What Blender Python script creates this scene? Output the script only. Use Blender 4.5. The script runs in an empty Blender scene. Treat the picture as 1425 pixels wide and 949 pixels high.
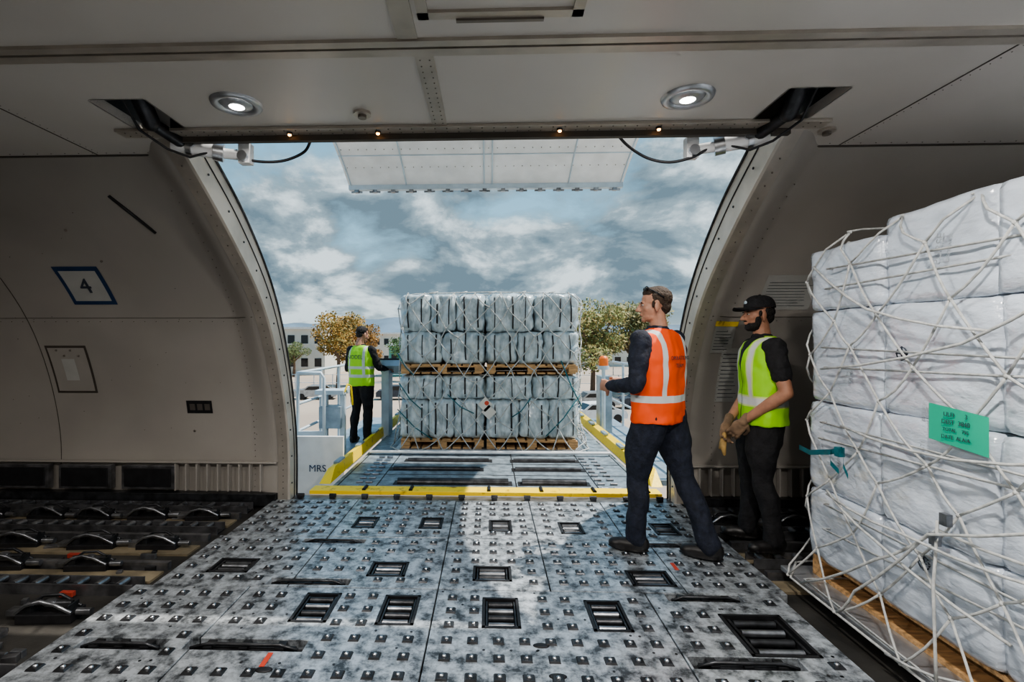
import bpy, bmesh, math, random
from mathutils import Vector, Matrix, noise, Euler
random.seed(7)
R=random.uniform
# ------------------------------------------------------------ materials
def mat(name,col,rough=.5,metal=0,var=.15,scale=4,bump=0,bscale=25,coat=0,emit=0,col2=None,detail=5,lo=.35,hi=.65,trans=0,stretch=None,dist=.02,nr=.5):
    m=bpy.data.materials.new(name); m.use_nodes=True
    nt=m.node_tree; b=nt.nodes['Principled BSDF']
    tc=nt.nodes.new('ShaderNodeTexCoord')
    vec=tc.outputs['Object']
    if stretch:
        mp=nt.nodes.new('ShaderNodeMapping'); mp.inputs['Scale'].default_value=stretch
        nt.links.new(vec,mp.inputs['Vector']); vec=mp.outputs['Vector']
    n=nt.nodes.new('ShaderNodeTexNoise'); n.inputs['Scale'].default_value=scale; n.inputs['Detail'].default_value=detail; n.inputs['Roughness'].default_value=nr
    nt.links.new(vec,n.inputs['Vector'])
    r=nt.nodes.new('ShaderNodeValToRGB')
    c1=[c*(1-var) for c in col]; c2=list(col2) if col2 else [min(1,c*(1+var)) for c in col]
    r.color_ramp.elements[0].position=lo; r.color_ramp.elements[1].position=hi
    r.color_ramp.elements[0].color=(*c1,1); r.color_ramp.elements[1].color=(*c2,1)
    nt.links.new(n.outputs['Fac'],r.inputs['Fac']); nt.links.new(r.outputs['Color'],b.inputs['Base Color'])
    b.inputs['Roughness'].default_value=rough; b.inputs['Metallic'].default_value=metal
    if coat: b.inputs['Coat Weight'].default_value=coat; b.inputs['Coat Roughness'].default_value=.15
    if trans: b.inputs['Transmission Weight'].default_value=trans
    if bump:
        n2=nt.nodes.new('ShaderNodeTexNoise'); n2.inputs['Scale'].default_value=bscale; n2.inputs['Detail'].default_value=6
        nt.links.new(vec,n2.inputs['Vector'])
        bp=nt.nodes.new('ShaderNodeBump'); bp.inputs['Strength'].default_value=bump; bp.inputs['Distance'].default_value=dist
        nt.links.new(n2.outputs['Fac'],bp.inputs['Height']); nt.links.new(bp.outputs['Normal'],b.inputs['Normal'])
    if emit:
        b.inputs['Emission Color'].default_value=(*col,1); b.inputs['Emission Strength'].default_value=emit
    return m

class MB:
    def __init__(s): s.v=[];s.f=[];s.m=[];s.s=[]
    def add(s,vs,fs,mi=0,smooth=False):
        o=len(s.v); s.v+= [tuple(v) for v in vs]
        for f in fs: s.f.append([i+o for i in f]); s.m.append(mi); s.s.append(smooth)
    def box(s,c,sz,mi=0,rot=None):
        vs=[]
        for x in(-.5,.5):
            for y in(-.5,.5):
                for z in(-.5,.5):
                    p=Vector((x*sz[0],y*sz[1],z*sz[2]))
                    if rot is not None: p=rot@p
                    vs.append(p+Vector(c))
        s.add(vs,[(0,1,3,2),(4,6,7,5),(0,4,5,1),(2,3,7,6),(0,2,6,4),(1,5,7,3)],mi)
    def bx(s,x0,x1,y0,y1,z0,z1,mi=0): s.box(((x0+x1)/2,(y0+y1)/2,(z0+z1)/2),(x1-x0,y1-y0,z1-z0),mi)
    def cyl(s,p0,p1,r,mi=0,n=12,r2=None,smooth=True):
        p0=Vector(p0);p1=Vector(p1); r2=r if r2 is None else r2
        d=(p1-p0).normalized(); a=d.orthogonal().normalized(); b=d.cross(a)
        vs=[]
        for p,rr in((p0,r),(p1,r2)):
            for i in range(n):
                t=2*math.pi*i/n; vs.append(p+a*math.cos(t)*rr+b*math.sin(t)*rr)
        s.add(vs,[(i,(i+1)%n,n+(i+1)%n,n+i) for i in range(n)],mi,smooth)
        s.add(vs[:n],[tuple(range(n-1,-1,-1))],mi); s.add(vs[n:],[tuple(range(n))],mi)
    def tube(s,pts,r,mi=0,n=6,taper=None):
        pts=[Vector(p) for p in pts]; vs=[]; ref=None
        for i,p in enumerate(pts):
            d=(pts[min(i+1,len(pts)-1)]-pts[max(i-1,0)])
            if d.length<1e-7: d=Vector((0,0,1))
            d.normalize()
            if ref is None: ref=d.orthogonal()
            a=(ref-d*ref.dot(d)); a=a.normalized() if a.length>1e-5 else d.orthogonal().normalized()
            ref=a; b=d.cross(a); rr=taper[i] if taper else r
            for k in range(n):
                t=2*math.pi*k/n; vs.append(p+a*math.cos(t)*rr+b*math.sin(t)*rr)
        fs=[(i*n+k,i*n+(k+1)%n,(i+1)*n+(k+1)%n,(i+1)*n+k) for i in range(len(pts)-1) for k in range(n)]
        fs+= [tuple(range(n-1,-1,-1)),tuple(range((len(pts)-1)*n,len(pts)*n))]
        s.add(vs,fs,mi,True)
    def ell(s,c,r,mi=0,nu=14,nv=9,rot=None):
        c=Vector(c); vs=[]
        def P(x,y,z):
            p=Vector((x*r[0],y*r[1],z*r[2]))
            return (rot@p if rot is not None else p)+c
        vs.append(P(0,0,-1))
        for j in range(1,nv):
            ph=-math.pi/2+math.pi*j/nv
            for i in range(nu):
                t=2*math.pi*i/nu; vs.append(P(math.cos(ph)*math.cos(t),math.cos(ph)*math.sin(t),math.sin(ph)))
        vs.append(P(0,0,1)); L=len(vs)-1
        fs=[(0,1+(i+1)%nu,1+i) for i in range(nu)]
        for j in range(nv-2):
            a=1+j*nu
            fs+=[(a+i,a+(i+1)%nu,a+nu+(i+1)%nu,a+nu+i) for i in range(nu)]
        a=1+(nv-2)*nu; fs+=[(a+i,a+(i+1)%nu,L) for i in range(nu)]
        s.add(vs,fs,mi,True)
    def loft(s,secs,mi=0,n=20):
        vs=[]
        for c in secs:
            pw=c[5] if len(c)>5 else 2.3
            for k in range(n):
                t=2*math.pi*k/n; ct,st=math.cos(t),math.sin(t)
                x=math.copysign(abs(ct)**(2/pw),ct); y=math.copysign(abs(st)**(2/pw),st)
                vs.append((c[0]+x*c[3],c[1]+y*c[4],c[2]))
        fs=[(i*n+k,i*n+(k+1)%n,(i+1)*n+(k+1)%n,(i+1)*n+k) for i in range(len(secs)-1) for k in range(n)]
        fs+=[tuple(range(n-1,-1,-1)),tuple(range((len(secs)-1)*n,len(secs)*n))]
        s.add(vs,fs,mi,True)
    def chain(s,pts,rad,mi=0,n=14):
        for i in range(len(pts)-1): s.cyl(pts[i],pts[i+1],rad[i],mi,n,rad[i+1])
        for p,r in zip(pts,rad): s.ell(p,(r*1.0,)*3,mi,n,8)
    def bale(s,c,sz,mi=0,n=7,p=7,amp=.01,seed=0,freq=5):
        c=Vector(c); idx={}; vs=[]; fs=[]
        def V(q):
            k=tuple(round(t,4) for t in q)
            if k in idx: return idx[k]
            a=sum(abs(t)**p for t in q)**(1/p)
            v=Vector([q[i]/a*sz[i]/2 for i in range(3)])
            w=v*freq+Vector((seed*3.1,seed*1.7,seed))
            nn=noise.noise(w)+.5*noise.noise(w*2.3)
            v=v+v.normalized()*nn*amp
            idx[k]=len(vs); vs.append(v+c); return idx[k]
        for ax in range(3):
            for sg in(-1,1):
                for i in range(n):
                    for j in range(n):
                        q=[]
                        for (a,b) in((i,j),(i+1,j),(i+1,j+1),(i,j+1)):
                            t=[0,0,0]; t[ax]=sg; t[(ax+1)%3]=-1+2*a/n; t[(ax+2)%3]=-1+2*b/n; q.append(V(t))
                        fs.append(q if sg>0 else q[::-1])
        s.add(vs,fs,mi,True)
    def obj(s,name,mats,parent=None,bevel=0,loc=None):
        me=bpy.data.meshes.new(name); me.from_pydata(s.v,[],s.f)
        for m in mats: me.materials.append(m)
        for i,p in enumerate(me.polygons): p.material_index=s.m[i]; p.use_smooth=s.s[i]
        me.update(); o=bpy.data.objects.new(name,me); bpy.context.collection.objects.link(o)
        if parent: o.parent=parent
        if loc: o.location=loc
        if bevel:
            b=o.modifiers.new('b','BEVEL'); b.width=bevel; b.segments=2; b.limit_method='ANGLE'
        return o
def group(name,loc=(0,0,0),rz=0):
    e=bpy.data.objects.new(name,None); e.location=loc; e.rotation_euler=(0,0,rz); e.empty_display_size=.2
    bpy.context.collection.objects.link(e); return e
def bake(o):
    dg=bpy.context.evaluated_depsgraph_get(); dg.update()
    me=bpy.data.meshes.new_from_object(o.evaluated_get(dg)); o.modifiers.clear(); o.data=me; return o
def remesh(o,vox,smooth=4,wr=0,wf=12,ws=None):
    m=o.modifiers.new('r','REMESH'); m.mode='VOXEL'; m.voxel_size=vox; m.use_smooth_shade=True
    if smooth: k=o.modifiers.new('s','SMOOTH'); k.factor=.5; k.iterations=smooth
    mats=list(o.data.materials)
    bake(o)
    if not o.data.materials:
        for mm in mats: o.data.materials.append(mm)
    if wr:
        ns=[v.normal.copy() for v in o.data.vertices]
        for v,nn in zip(o.data.vertices,ns):
            q=Vector((v.co.x*wf,v.co.y*wf,v.co.z*wf*(ws or 1)))
            v.co+=nn*(noise.noise(q)+.5*noise.noise(q*2.1))*wr
    for p in o.data.polygons: p.use_smooth=True
    return o
def text(s,name,size,m,loc,rot,parent=None,ext=.0005):
    c=bpy.data.curves.new(name,'FONT'); c.body=s; c.size=size; c.align_x='CENTER'; c.align_y='CENTER'; c.extrude=ext
    o=bpy.data.objects.new(name,c); o.location=loc; o.rotation_euler=rot; bpy.context.collection.objects.link(o)
    if parent: o.parent=parent
    c.materials.append(m); return o

M={}
M['liner']=mat('liner_paint',(.36,.335,.305),.40,0,.10,.8,.02,50,coat=.12)
M['ceil']=mat('ceiling_paint',(.54,.51,.475),.33,0,.06,.8,.015,50,coat=.25)
M['seam']=mat('seam_dark',(.07,.06,.05),.6)
M['strap']=mat('trim_metal',(.46,.42,.37),.35,.5,.12,6)
M['rivet']=mat('rivet',(.20,.18,.16),.4,.6)
M['jamb']=mat('jamb_metal',(.62,.58,.52),.4,.3,.12,4,.05,30)
M['skin_out']=mat('fuselage_paint',(.75,.75,.74),.35,0,.06,2)
M['black']=mat('black_rubber',(.014,.014,.016),.5,0,.3,20)
M['dkmetal']=mat('dark_metal',(.055,.057,.062),.36,.7,.4,14)
M['steel']=mat('steel',(.55,.57,.6),.28,1,.2,12)
M['gunmetal']=mat('gunmetal',(.28,.29,.31),.34,.9,.4,12)
M['alu']=mat('worn_aluminium',(.17,.19,.21),.38,.55,.6,11,.10,60,col2=(.60,.645,.69),detail=13,lo=.39,hi=.59,dist=.003,nr=.72)
M['alu2']=mat('aluminium_light',(.5,.52,.55),.35,.7,.2,9)
M['alu3']=mat('track_aluminium',(.22,.22,.23),.38,.8,.4,9)
M['under']=mat('floor_under',(.035,.033,.03),.5,.1,.5,3,.1,30)
M['tan']=mat('floor_tan',(.20,.165,.11),.55,0,.4,5,.1,40)
M['orange_lamp']=mat('amber_lamp',(1,.45,.12),.4,0,0,emit=12)
M['lamp']=mat('lamp_lens',(1,.98,.94),.4,0,0,emit=7)
M['white']=mat('white_paint',(.78,.79,.8),.4,0,.08,4)
M['cable']=mat('cable_black',(.015,.015,.018),.5)
M['yellow']=mat('yellow_paint',(.80,.46,.02),.45,0,.55,9,.1,40,lo=.30,hi=.42,nr=.65)
M['greyblue']=mat('loader_grey',(.30,.38,.45),.4,.35,.2,6,.05,40)
M['deck']=mat('loader_deck',(.24,.29,.33),.42,.35,.45,9,.15,60,detail=10,nr=.65)
M['railp']=mat('rail_paint',(.50,.60,.68),.4,0,.1,6)
M['wood']=mat('pallet_wood',(.50,.30,.14),.7,0,.3,8,.2,40,stretch=(1,6,6))
M['wrap']=mat('plastic_wrap',(.58,.64,.72),.13,0,.12,4,.7,5,coat=1,dist=.035,stretch=(1,1.3,2.6))
M['bale']=mat('bale_wrap',(.46,.56,.61),.24,0,.25,7,.6,9,coat=.7,dist=.03,stretch=(2.2,1,.9),col2=(.66,.76,.80),detail=8)
M['rope']=mat('net_rope',(.48,.49,.48),.75,0,.2,30)
M['teal']=mat('teal_strap',(.01,.13,.16),.5,0,.2,20)
M['tag']=mat('green_tag',(.015,.42,.26),.6,0,.06,3)
M['ink']=mat('ink',(.04,.05,.07),.7)
M['navy']=mat('navy_cloth',(.012,.016,.030),.85,0,.3,30,.3,60)
M['blk']=mat('black_cloth',(.010,.010,.012),.85,0,.3,30,.3,60)
M['shoe']=mat('shoe_leather',(.012,.011,.011),.45,0,.2,20)
M['skin']=mat('skin',(.46,.24,.16),.5,0,.12,20)
M['skin2']=mat('skin_tan',(.38,.19,.12),.5,0,.12,20)
M['hairb']=mat('hair_brown',(.045,.028,.018),.7,0,.4,60,.6,120)
M['hairk']=mat('hair_black',(.010,.008,.007),.7,0,.4,60,.6,120)
M['eye']=mat('eye_white',(.5,.45,.42),.2)
M['glove']=mat('work_glove',(.20,.13,.08),.8,0,.3,20)
M['glovey']=mat('glove_tan',(.42,.27,.10),.8,0,.3,20)
M['glass']=mat('dark_glass',(.01,.012,.015),.08,0,0)
M['blue']=mat('sign_blue',(.02,.05,.12),.5)
M['paper']=mat('paper',(.62,.61,.56),.6,0,.06,5)
M['signw']=mat('sign_white',(.42,.42,.40),.6,0,.05,5)

# ------------------------------------------------------------ fuselage profile
XL,XR=-1.85,1.68
H=2.65
PR=[(4.58,0),(4.56,.58),(4.36,1.22),(4.03,1.77),(3.48,2.25),(2.9,H)]
PL=[(4.62,0),(4.62,.58),(4.47,1.22),(4.2,1.77),(3.76,2.25),(3.16,H)]
PO=[(4.74,0),(4.72,.6),(4.54,1.3),(4.22,1.91),(3.72,2.42),(3.1,2.82)]
def dense(P,n=8):
    out=[]
    for i in range(len(P)-1):
        p0=P[max(i-1,0)];p1=P[i];p2=P[i+1];p3=P[min(i+2,len(P)-1)]
        for k in range(n):
            t=k/n
            out.append(tuple(.5*((2*p1[a])+(-p0[a]+p2[a])*t+(2*p0[a]-5*p1[a]+4*p2[a]-p3[a])*t*t+(-p0[a]+3*p1[a]-3*p2[a]+p3[a])*t**3) for a in(0,1)))
    out.append(P[-1]); return out
DR,DL,DO=dense(PR),dense(PL),dense(PO)
def blend(X):
    d=(XL-X) if X<0 else (X-XR)
    t=min(1,max(0,(d-.10)/.28)); return t*t*(3-2*t)
def wallY(X,z):
    def f(D):
        for a,b in zip(D,D[1:]):
            if a[1]<=z<=b[1]: return a[0]+(b[0]-a[0])*(z-a[1])/max(1e-6,b[1]-a[1])
        return D[-1][0]
    t=blend(X); return f(DR)*(1-t)+f(DL)*t
def wall(name,xs):
    mb=MB(); n=len(DR); vs=[]
    for x in xs:
        t=blend(x)
        for a,b in zip(DR,DL): vs.append((x,a[0]*(1-t)+b[0]*t,a[1]*(1-t)+b[1]*t))
    fs=[(i*n+k,(i+1)*n+k,(i+1)*n+k+1,i*n+k+1) for i in range(len(xs)-1) for k in range(n-1)]
    mb.add(vs,fs,0,True); return mb.obj(name,[M['liner']])
steps=[0,.1,.14,.18,.22,.26,.3,.34,.38,.5,1,2,3,4,5,6.2]
wall('wall_door_side_left',[XL-s for s in steps]); wall('wall_door_side_right',[XR+s for s in steps])
mb=MB(); n=len(DL); vs=[]
for x in(-8,8):
    for a in DL: vs.append((x,3.54-a[0],a[1]))
mb.add(vs,[(k,n+k,n+k+1,k+1) for k in range(n-1)],0,True); mb.obj('wall_opposite',[M['liner']])
for nm,x in(('wall_forward',-8.02),('wall_aft',7.86)):
    mb=MB(); mb.bx(x-.04,x+.04,-1.1,4.7,-.1,2.75,0); mb.obj(nm,[M['liner']])
def patch(mb,x0,x1,z0,z1,mi,off=.004,n=6):
    vs=[]
    for i in range(n+1):
        x=x0+(x1-x0)*i/n
        for j in range(n+1):
            z=z0+(z1-z0)*j/n; y=wallY(x,z); e=.01
            dy=(wallY(x,z+e)-wallY(x,z-e))/(2*e); nn=Vector((0,-1,dy)).normalized()
            vs.append((x+nn.x*off,y+nn.y*off,z+nn.z*off))
    mb.add(vs,[(i*(n+1)+j,(i+1)*(n+1)+j,(i+1)*(n+1)+j+1,i*(n+1)+j+1) for i in range(n) for j in range(n)],mi,True)
def wpt(x,z,off=.003):
    e=.01; dy=(wallY(x,z+e)-wallY(x,z-e))/(2*e); nn=Vector((0,-1,dy)).normalized()
    return Vector((x,wallY(x,z),z))+nn*off
mb=MB()
for X,sg in((XL,1),(XR,-1)):
    vs=[];n=len(DR)
    for a,b in zip(DR,DO):
        vs+=[(X,a[0]-.012,a[1]),(X+sg*.02,a[0]-.012,a[1]),(X+sg*.02,b[0],b[1]),(X,b[0]+.02,b[1]),(X-sg*.09,a[0]-.012,a[1]-.0)]
    for k in range(n-1):
        A=k*5;B=A+5
        for p,q in((0,1),(1,2),(2,3)): mb.add([vs[A+p],vs[A+q],vs[B+q],vs[B+p]],[(0,1,2,3)],0,True)
        mb.add([vs[A+4],vs[A],vs[B],vs[B+4]],[(0,1,2,3)],4,True)
    mid=[((a[0]*.45+b[0]*.55),(a[1]*.45+b[1]*.55)) for a,b in zip(DR,DO)]
    mb.tube([(X+sg*.022,y,z) for y,z in mid],.005,1,6)
    ed=[(b[0]*.9+a[0]*.1,b[1]*.9+a[1]*.1) for a,b in zip(DR,DO)]
    mb.tube([(X+sg*.024,y,z) for y,z in ed],.010,2,6)
    for y,z in mid[::3]: mb.cyl((X+sg*.018,y-.06,z-.03),(X+sg*.026,y-.06,z-.03),.008,2,8)
    for k in range(46):
        z=.05+2.5*k/45; p=wpt(X-sg*.045,z,.012)
        mb.ell(p,(.006,.006,.006),3,6,4)
        if z<2.5:
            p=wpt(X-sg*.33,z,.004); mb.ell(p,(.005,.005,.005),3,6,4)
mb.obj('trim_door_frame',[M['jamb'],M['black'],M['dkmetal'],M['rivet'],M['strap']])
def skin(name,x0,x1,P,mi='skin_out'):
    mb=MB(); n=len(P); vs=[(x,p[0],p[1]) for x in(x0,x1) for p in P]
    mb.add(vs,[(k,n+k,n+k+1,k+1) for k in range(n-1)],0,True); return mb.obj(name,[M[mi]])
top=[(3.1,2.82),(2.6,3.05),(1.77,3.2),(.94,3.05),(.44,2.82)]
belly=[(4.74,0),(4.70,-.8),(4.3,-1.8),(3.4,-2.7),(2.3,-3.1),(1.77,-3.15),(1.2,-3.1),(.1,-2.7),(-.8,-1.8),(-1.16,-.8),(-1.2,0)]
sideM=[(3.54-a,b) for a,b in DO]
skin('fuselage_skin_left',-8.1,XL,DO+top+sideM[::-1])
skin('fuselage_skin_right',XR,8,DO+top+sideM[::-1])
skin('fuselage_skin_crown',XL,XR,[(2.9,2.9)]+top[1:]+sideM[::-1])
skin('fuselage_skin_belly',-8.1,8,belly)
# ------------------------------------------------------------ ceiling
mb=MB(); zt=H+.05
rc=[(-1.98,-1.70),(1.42,1.70)]; y1,y2=2.42,2.82
mb.bx(-8,8,.38,y1,H,zt)
xs=[-8,rc[0][0],rc[0][1],rc[1][0],rc[1][1],8]
for i in(0,2,4): mb.bx(xs[i],xs[i+1],y1,y2,H,zt)
mb.bx(-8,XL,y2,3.2,H,zt); mb.bx(XR,8,y2,3.2,H,zt)
ceil=mb.obj('ceiling',[M['ceil']])
mb=MB()
for a,b in rc:
    mb.bx(a-.01,a,y1,y2,H,H+.3,1); mb.bx(b,b+.01,y1,y2,H,H+.3,1); mb.bx(a,b,y1-.01,y1,H,H+.3,1); mb.bx(a,b,y1,y2,H+.3,H+.31,1)
mb.bx(XL-.25,XR+.15,2.745,2.84,H-.018,H-.001,0)
mb.bx(XL+.02,XR-.02,2.825,2.86,H-.05,H+.3,2)
for k in range(60):
    x=XL-.2+(XR-XL+.3)*k/59; mb.ell((x,2.765,H-.018),(.006,.006,.005),3,6,4); mb.ell((x,2.81,H-.018),(.005,.005,.005),3,6,4)
mb.obj('trim_door_header',[M['strap'],M['black'],M['seam'],M['rivet']],bevel=.003)
mb=MB()
for y,w in((2.045,.05),(1.985,.04)): mb.bx(-8,8,y-w/2,y+w/2,H-.014,H,0)
mb.bx(-8,8,2.008,2.016,H-.004,H+.002,1)
mb.bx(-8,8,2.074,2.080,H-.003,H+.002,1)
mb.bx(-.31,-.23,2.08,2.745,H-.008,H,0); mb.bx(-.36,-.28,.6,1.96,H-.008,H,0)
for k in range(14):
    for dx in(-.29,-.25): mb.ell((dx,2.11+k*.047,H-.008),(.004,.004,.004),2,6,4)
for (a,b,c,d) in((-.26,.34,1.80,1.84),(-.26,.34,1.3,1.33),(-.26,-.22,1.3,1.84),(.30,.34,1.3,1.84)): mb.bx(a,b,c,d,H-.012,H,0)
mb.bx(-.12,.2,1.835,1.85,H-.02,H-.01,2)
for x in(-4.9,-3.7,-2.5,2.12,3.3,4.5): 
    mb.bx(x,x+.006,.6,3.15,H-.003,H+.001,1)
    for k in range(24): mb.ell((x+.03,2.1+k*.045,H),(.003,.003,.003),2,6,4)
for a,b in((-8,XL-.1),(XR+.1,8)):
    mb.bx(a,b,3.13,3.15,H-.006,H,1)
    m_=int((b-a)/.09)
    for k in range(m_): mb.ell((a+k*.09,3.10,H),(.004,.004,.004),2,6,4)
mb.obj('trim_ceiling',[M['strap'],M['seam'],M['rivet']])
def lamp(name,x,y,power):
    g=group(name,(x,y,H)); mb=MB(); n=28
    prof=[(.125,0),(.12,-.012),(.10,-.016),(.085,-.012),(.08,0.0)]
    vs=[(r*math.cos(2*math.pi*i/n),r*math.sin(2*math.pi*i/n),z) for r,z in prof for i in range(n)]
    mb.add(vs,[(j*n+i,j*n+(i+1)%n,(j+1)*n+(i+1)%n,(j+1)*n+i) for j in range(4) for i in range(n)],0,True)
    mb.obj(name+'_bezel',[M['alu2']],g)
    mb=MB(); mb.ell((0,0,0),(.082,.082,.02),0,20,8); mb.obj(name+'_ring',[M['alu2']],g)
    mb=MB(); mb.ell((0,0,-.008),(.045,.045,.018),0,16,8); mb.obj(name+'_lens',[M['lamp']],g)
    l=bpy.data.lights.new(name+'_light','AREA'); l.shape='DISK'; l.size=.12; l.energy=power; l.color=(1,.95,.89)
    o=bpy.data.objects.new(name+'_light',l); o.location=(0,0,-.05); o.parent=g; bpy.context.collection.objects.link(o)
for x,y,p in((-1.264,2.48,8),(.967,2.485,8),(-3.6,1.2,16),(-1.26,1.0,38),(.97,1.0,50),(3.4,1.2,32),(-5.8,1.2,8),(5.8,1.2,10)): lamp('ceiling_or_fill_lamp',x,y,p)  # front pair visible; the rest are unseen fill lamps added to brighten the cabin
for x,y in((-.66,2.60),(1.9,2.9)):
    mb=MB(); mb.cyl((0,0,0),(0,0,-.014),.045,0,20); mb.cyl((0,0,-.014),(0,0,-.03),.022,1,14)
    mb.obj('smoke_detector',[M['strap'],M['rivet']],loc=(x,y,H))
for x in(-1.12,-.62,.39,.93):
    mb=MB(); mb.cyl((0,0,0),(0,0,-.012),.016,1,12); mb.ell((0,0,-.014),(.010,.010,.007),0,10,6); mb.obj('header_light',[M['orange_lamp'],M['dkmetal']],loc=(x,2.79,H-.018))
for nm,x,sg in(('door_actuator',-1.84,1),('door_actuator',1.56,-1)):
    g=group(nm,(x,2.7,H)); mb=MB()
    mb.chain([(0,-.22,.22),(0.0,-.02,.0)],[.05,.045],1)
    mb.cyl((0,-.02,0),(sg*.06,.16,-.04),.035,1,12)
    mb.cyl((sg*.0,.17,-.05),(sg*.26,.22,-.075),.042,0,16); mb.cyl((sg*.22,.21,-.072),(sg*.27,.23,-.078),.052,2,16); mb.cyl((sg*.08,.185,-.057),(sg*.11,.19,-.06),.048,2,16)
    mb.cyl((sg*.27,.23,-.078),(sg*.36,.25,-.083),.03,0,12); mb.box((sg*.39,.255,-.075),(.07,.06,.12),0); mb.cyl((sg*.39,.2,-.1),(sg*.39,.3,-.1),.03,2,12)
    mb.cyl((sg*.12,.14,-.05),(sg*.12,.27,-.05),.02,2,10); mb.box((sg*.1,.2,-.0),(.06,.05,.09),2)
    mb.tube([(-sg*.06,-.2,.1),(-sg*.08,0,-.03),(-sg*.0,.12,-.09),(sg*.1,.17,-.12),(sg*.2,.18,-.09)],.008,3)
    P_=[(.34,.23,-.06),(.42,.26,-.11),(.59,.28,-.11),(.74,.25,-.07),(.81,.18,-.02)] if sg>0 else [(-.84,.18,-.01),(-.76,.22,-.07),(-.64,.25,-.13),(-.51,.25,-.155),(-.38,.23,-.13),(-.3,.22,-.08)]
    D_=dense([(p[0],p[1]) for p in P_],8); Z_=dense([(p[0],p[2]) for p in P_],8)
    mb.tube([(a[0],a[1],b[1]) for a,b in zip(D_,Z_)],.009,3,8)
    mb.obj(nm+'_body',[M['white'],M['dkmetal'],M['steel'],M['cable']],g,bevel=.003)

# ------------------------------------------------------------ wall details
mb=MB()
for a,b in((-8,XL-.12),(XR+.12,7.8)):
    k=int((b-a)/.1); mb.tube([wpt(a+(b-a)*i/k,1.66,.001) for i in range(k+1)],.003,0,4)
    for i in range(k): mb.ell(wpt(a+.1*i,1.63,.002),(.004,.004,.004),1,6,4)
for x in(-4.05,-5.4,3.6,4.8):
    mb.tube([wpt(x,.25+2.3*i/20,.001) for i in range(21)],.003,0,4)
for k in range(60): mb.ell(wpt(R(-4.6,-2.1),R(.5,2.5),.001),(.004,.004,.004),1,6,4) if k%2 else None
mb.tube([wpt(-2.66,2.48,.004),wpt(-2.52,2.28,.004)],.012,2,6)
for x,z in((-2.75,.62),(-3.2,2.3),(-3.1,2.1)): mb.ell(wpt(x,z),(.012,.006,.012),1,8,5)
mb.obj('trim_wall_seams',[M['seam'],M['rivet'],M['black']])
g=group('number_sign'); mb=MB()
cx,cz=-3.36,1.92
patch(mb,cx-.19,cx+.19,cz-.145,cz+.145,0,.005); patch(mb,cx-.155,cx+.155,cz-.115,cz+.115,1,.008); mb.obj('sign_plate',[M['blue'],M['signw']],g)
e=.02; tilt=math.atan2(wallY(cx,cz-e)-wallY(cx,cz+e),2*e)
text('4','sign_digit',.2,M['ink'],wpt(cx,cz,.012),(math.pi/2+tilt,0,0),g,.003)
mb=MB(); patch(mb,-4.0,-3.62,.98,1.42,0,.004); patch(mb,-3.98,-3.64,1.0,1.40,1,.007)
for i in range(4): mb.ell(wpt(-3.9+.03*i+.1*(i%2),1.38-.05*(i//2),.008),(.01,.01,.01),2,8,5)
patch(mb,-3.88,-3.76,1.1,1.3,3,.009)
mb.obj('wall_access_panel',[M['seam'],M['liner'],M['rivet'],M['signw']])
mb=MB(); patch(mb,-2.80,-2.56,.79,.91,0,.004)
for i in range(3): patch(mb,-2.77+.07*i,-2.72+.07*i,.82,.88,1,.008)
mb.obj('wall_latch_recess',[M['black'],M['rivet']])
mb=MB()
patch(mb,2.2,2.62,1.72,1.98,0,.004)
for i in range(9): patch(mb,2.23,2.23+R(.25,.36),1.75+i*.022,1.753+i*.022,1,.006,2)
mb.obj('wall_notice',[M['signw'],M['ink']])
mb=MB(); patch(mb,1.86,2.08,1.36,1.62,0,.006); patch(mb,1.85,2.09,1.585,1.625,2,.008)
for i in range(7): patch(mb,1.88,1.88+R(.12,.18),1.39+i*.025,1.394+i*.025,1,.008,2)
mb.obj('wall_notice',[M['signw'],M['ink'],M['yellow']])
mb=MB(); patch(mb,2.0,2.22,.92,1.4,0,.006)
for i in range(12): patch(mb,2.02,2.02+R(.12,.18),.96+i*.035,.965+i*.035,1,.008,2)
mb.obj('wall_notice',[M['signw'],M['ink']])
mb=MB()
for a,b in((-8,XL-.1),(XR+.1,7.8)):
    k=int((b-a)/.1)
    for i in range(k):
        x=a+i*.1
        if x> -2.9 and x<3.0 : mb.box((x,4.575,.2),(.014,.06,.25),0)
    mb.bx(a,b,4.55,4.6,.33,.345,0); mb.bx(a,b,4.53,4.62,-.05,.06,2)
for x in(-7,-6.4,-5.8,-5.2,-4.6,-4.0,-3.4,3.2,3.9,4.6):
    mb.bx(x,x+.5,4.54,4.60,.09,.31,3); mb.bx(x+.03,x+.47,4.53,4.545,.115,.285,1)
mb.obj('baseboard_door_side',[M['liner'],M['black'],M['dkmetal'],M['alu3']],bevel=.004)

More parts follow.
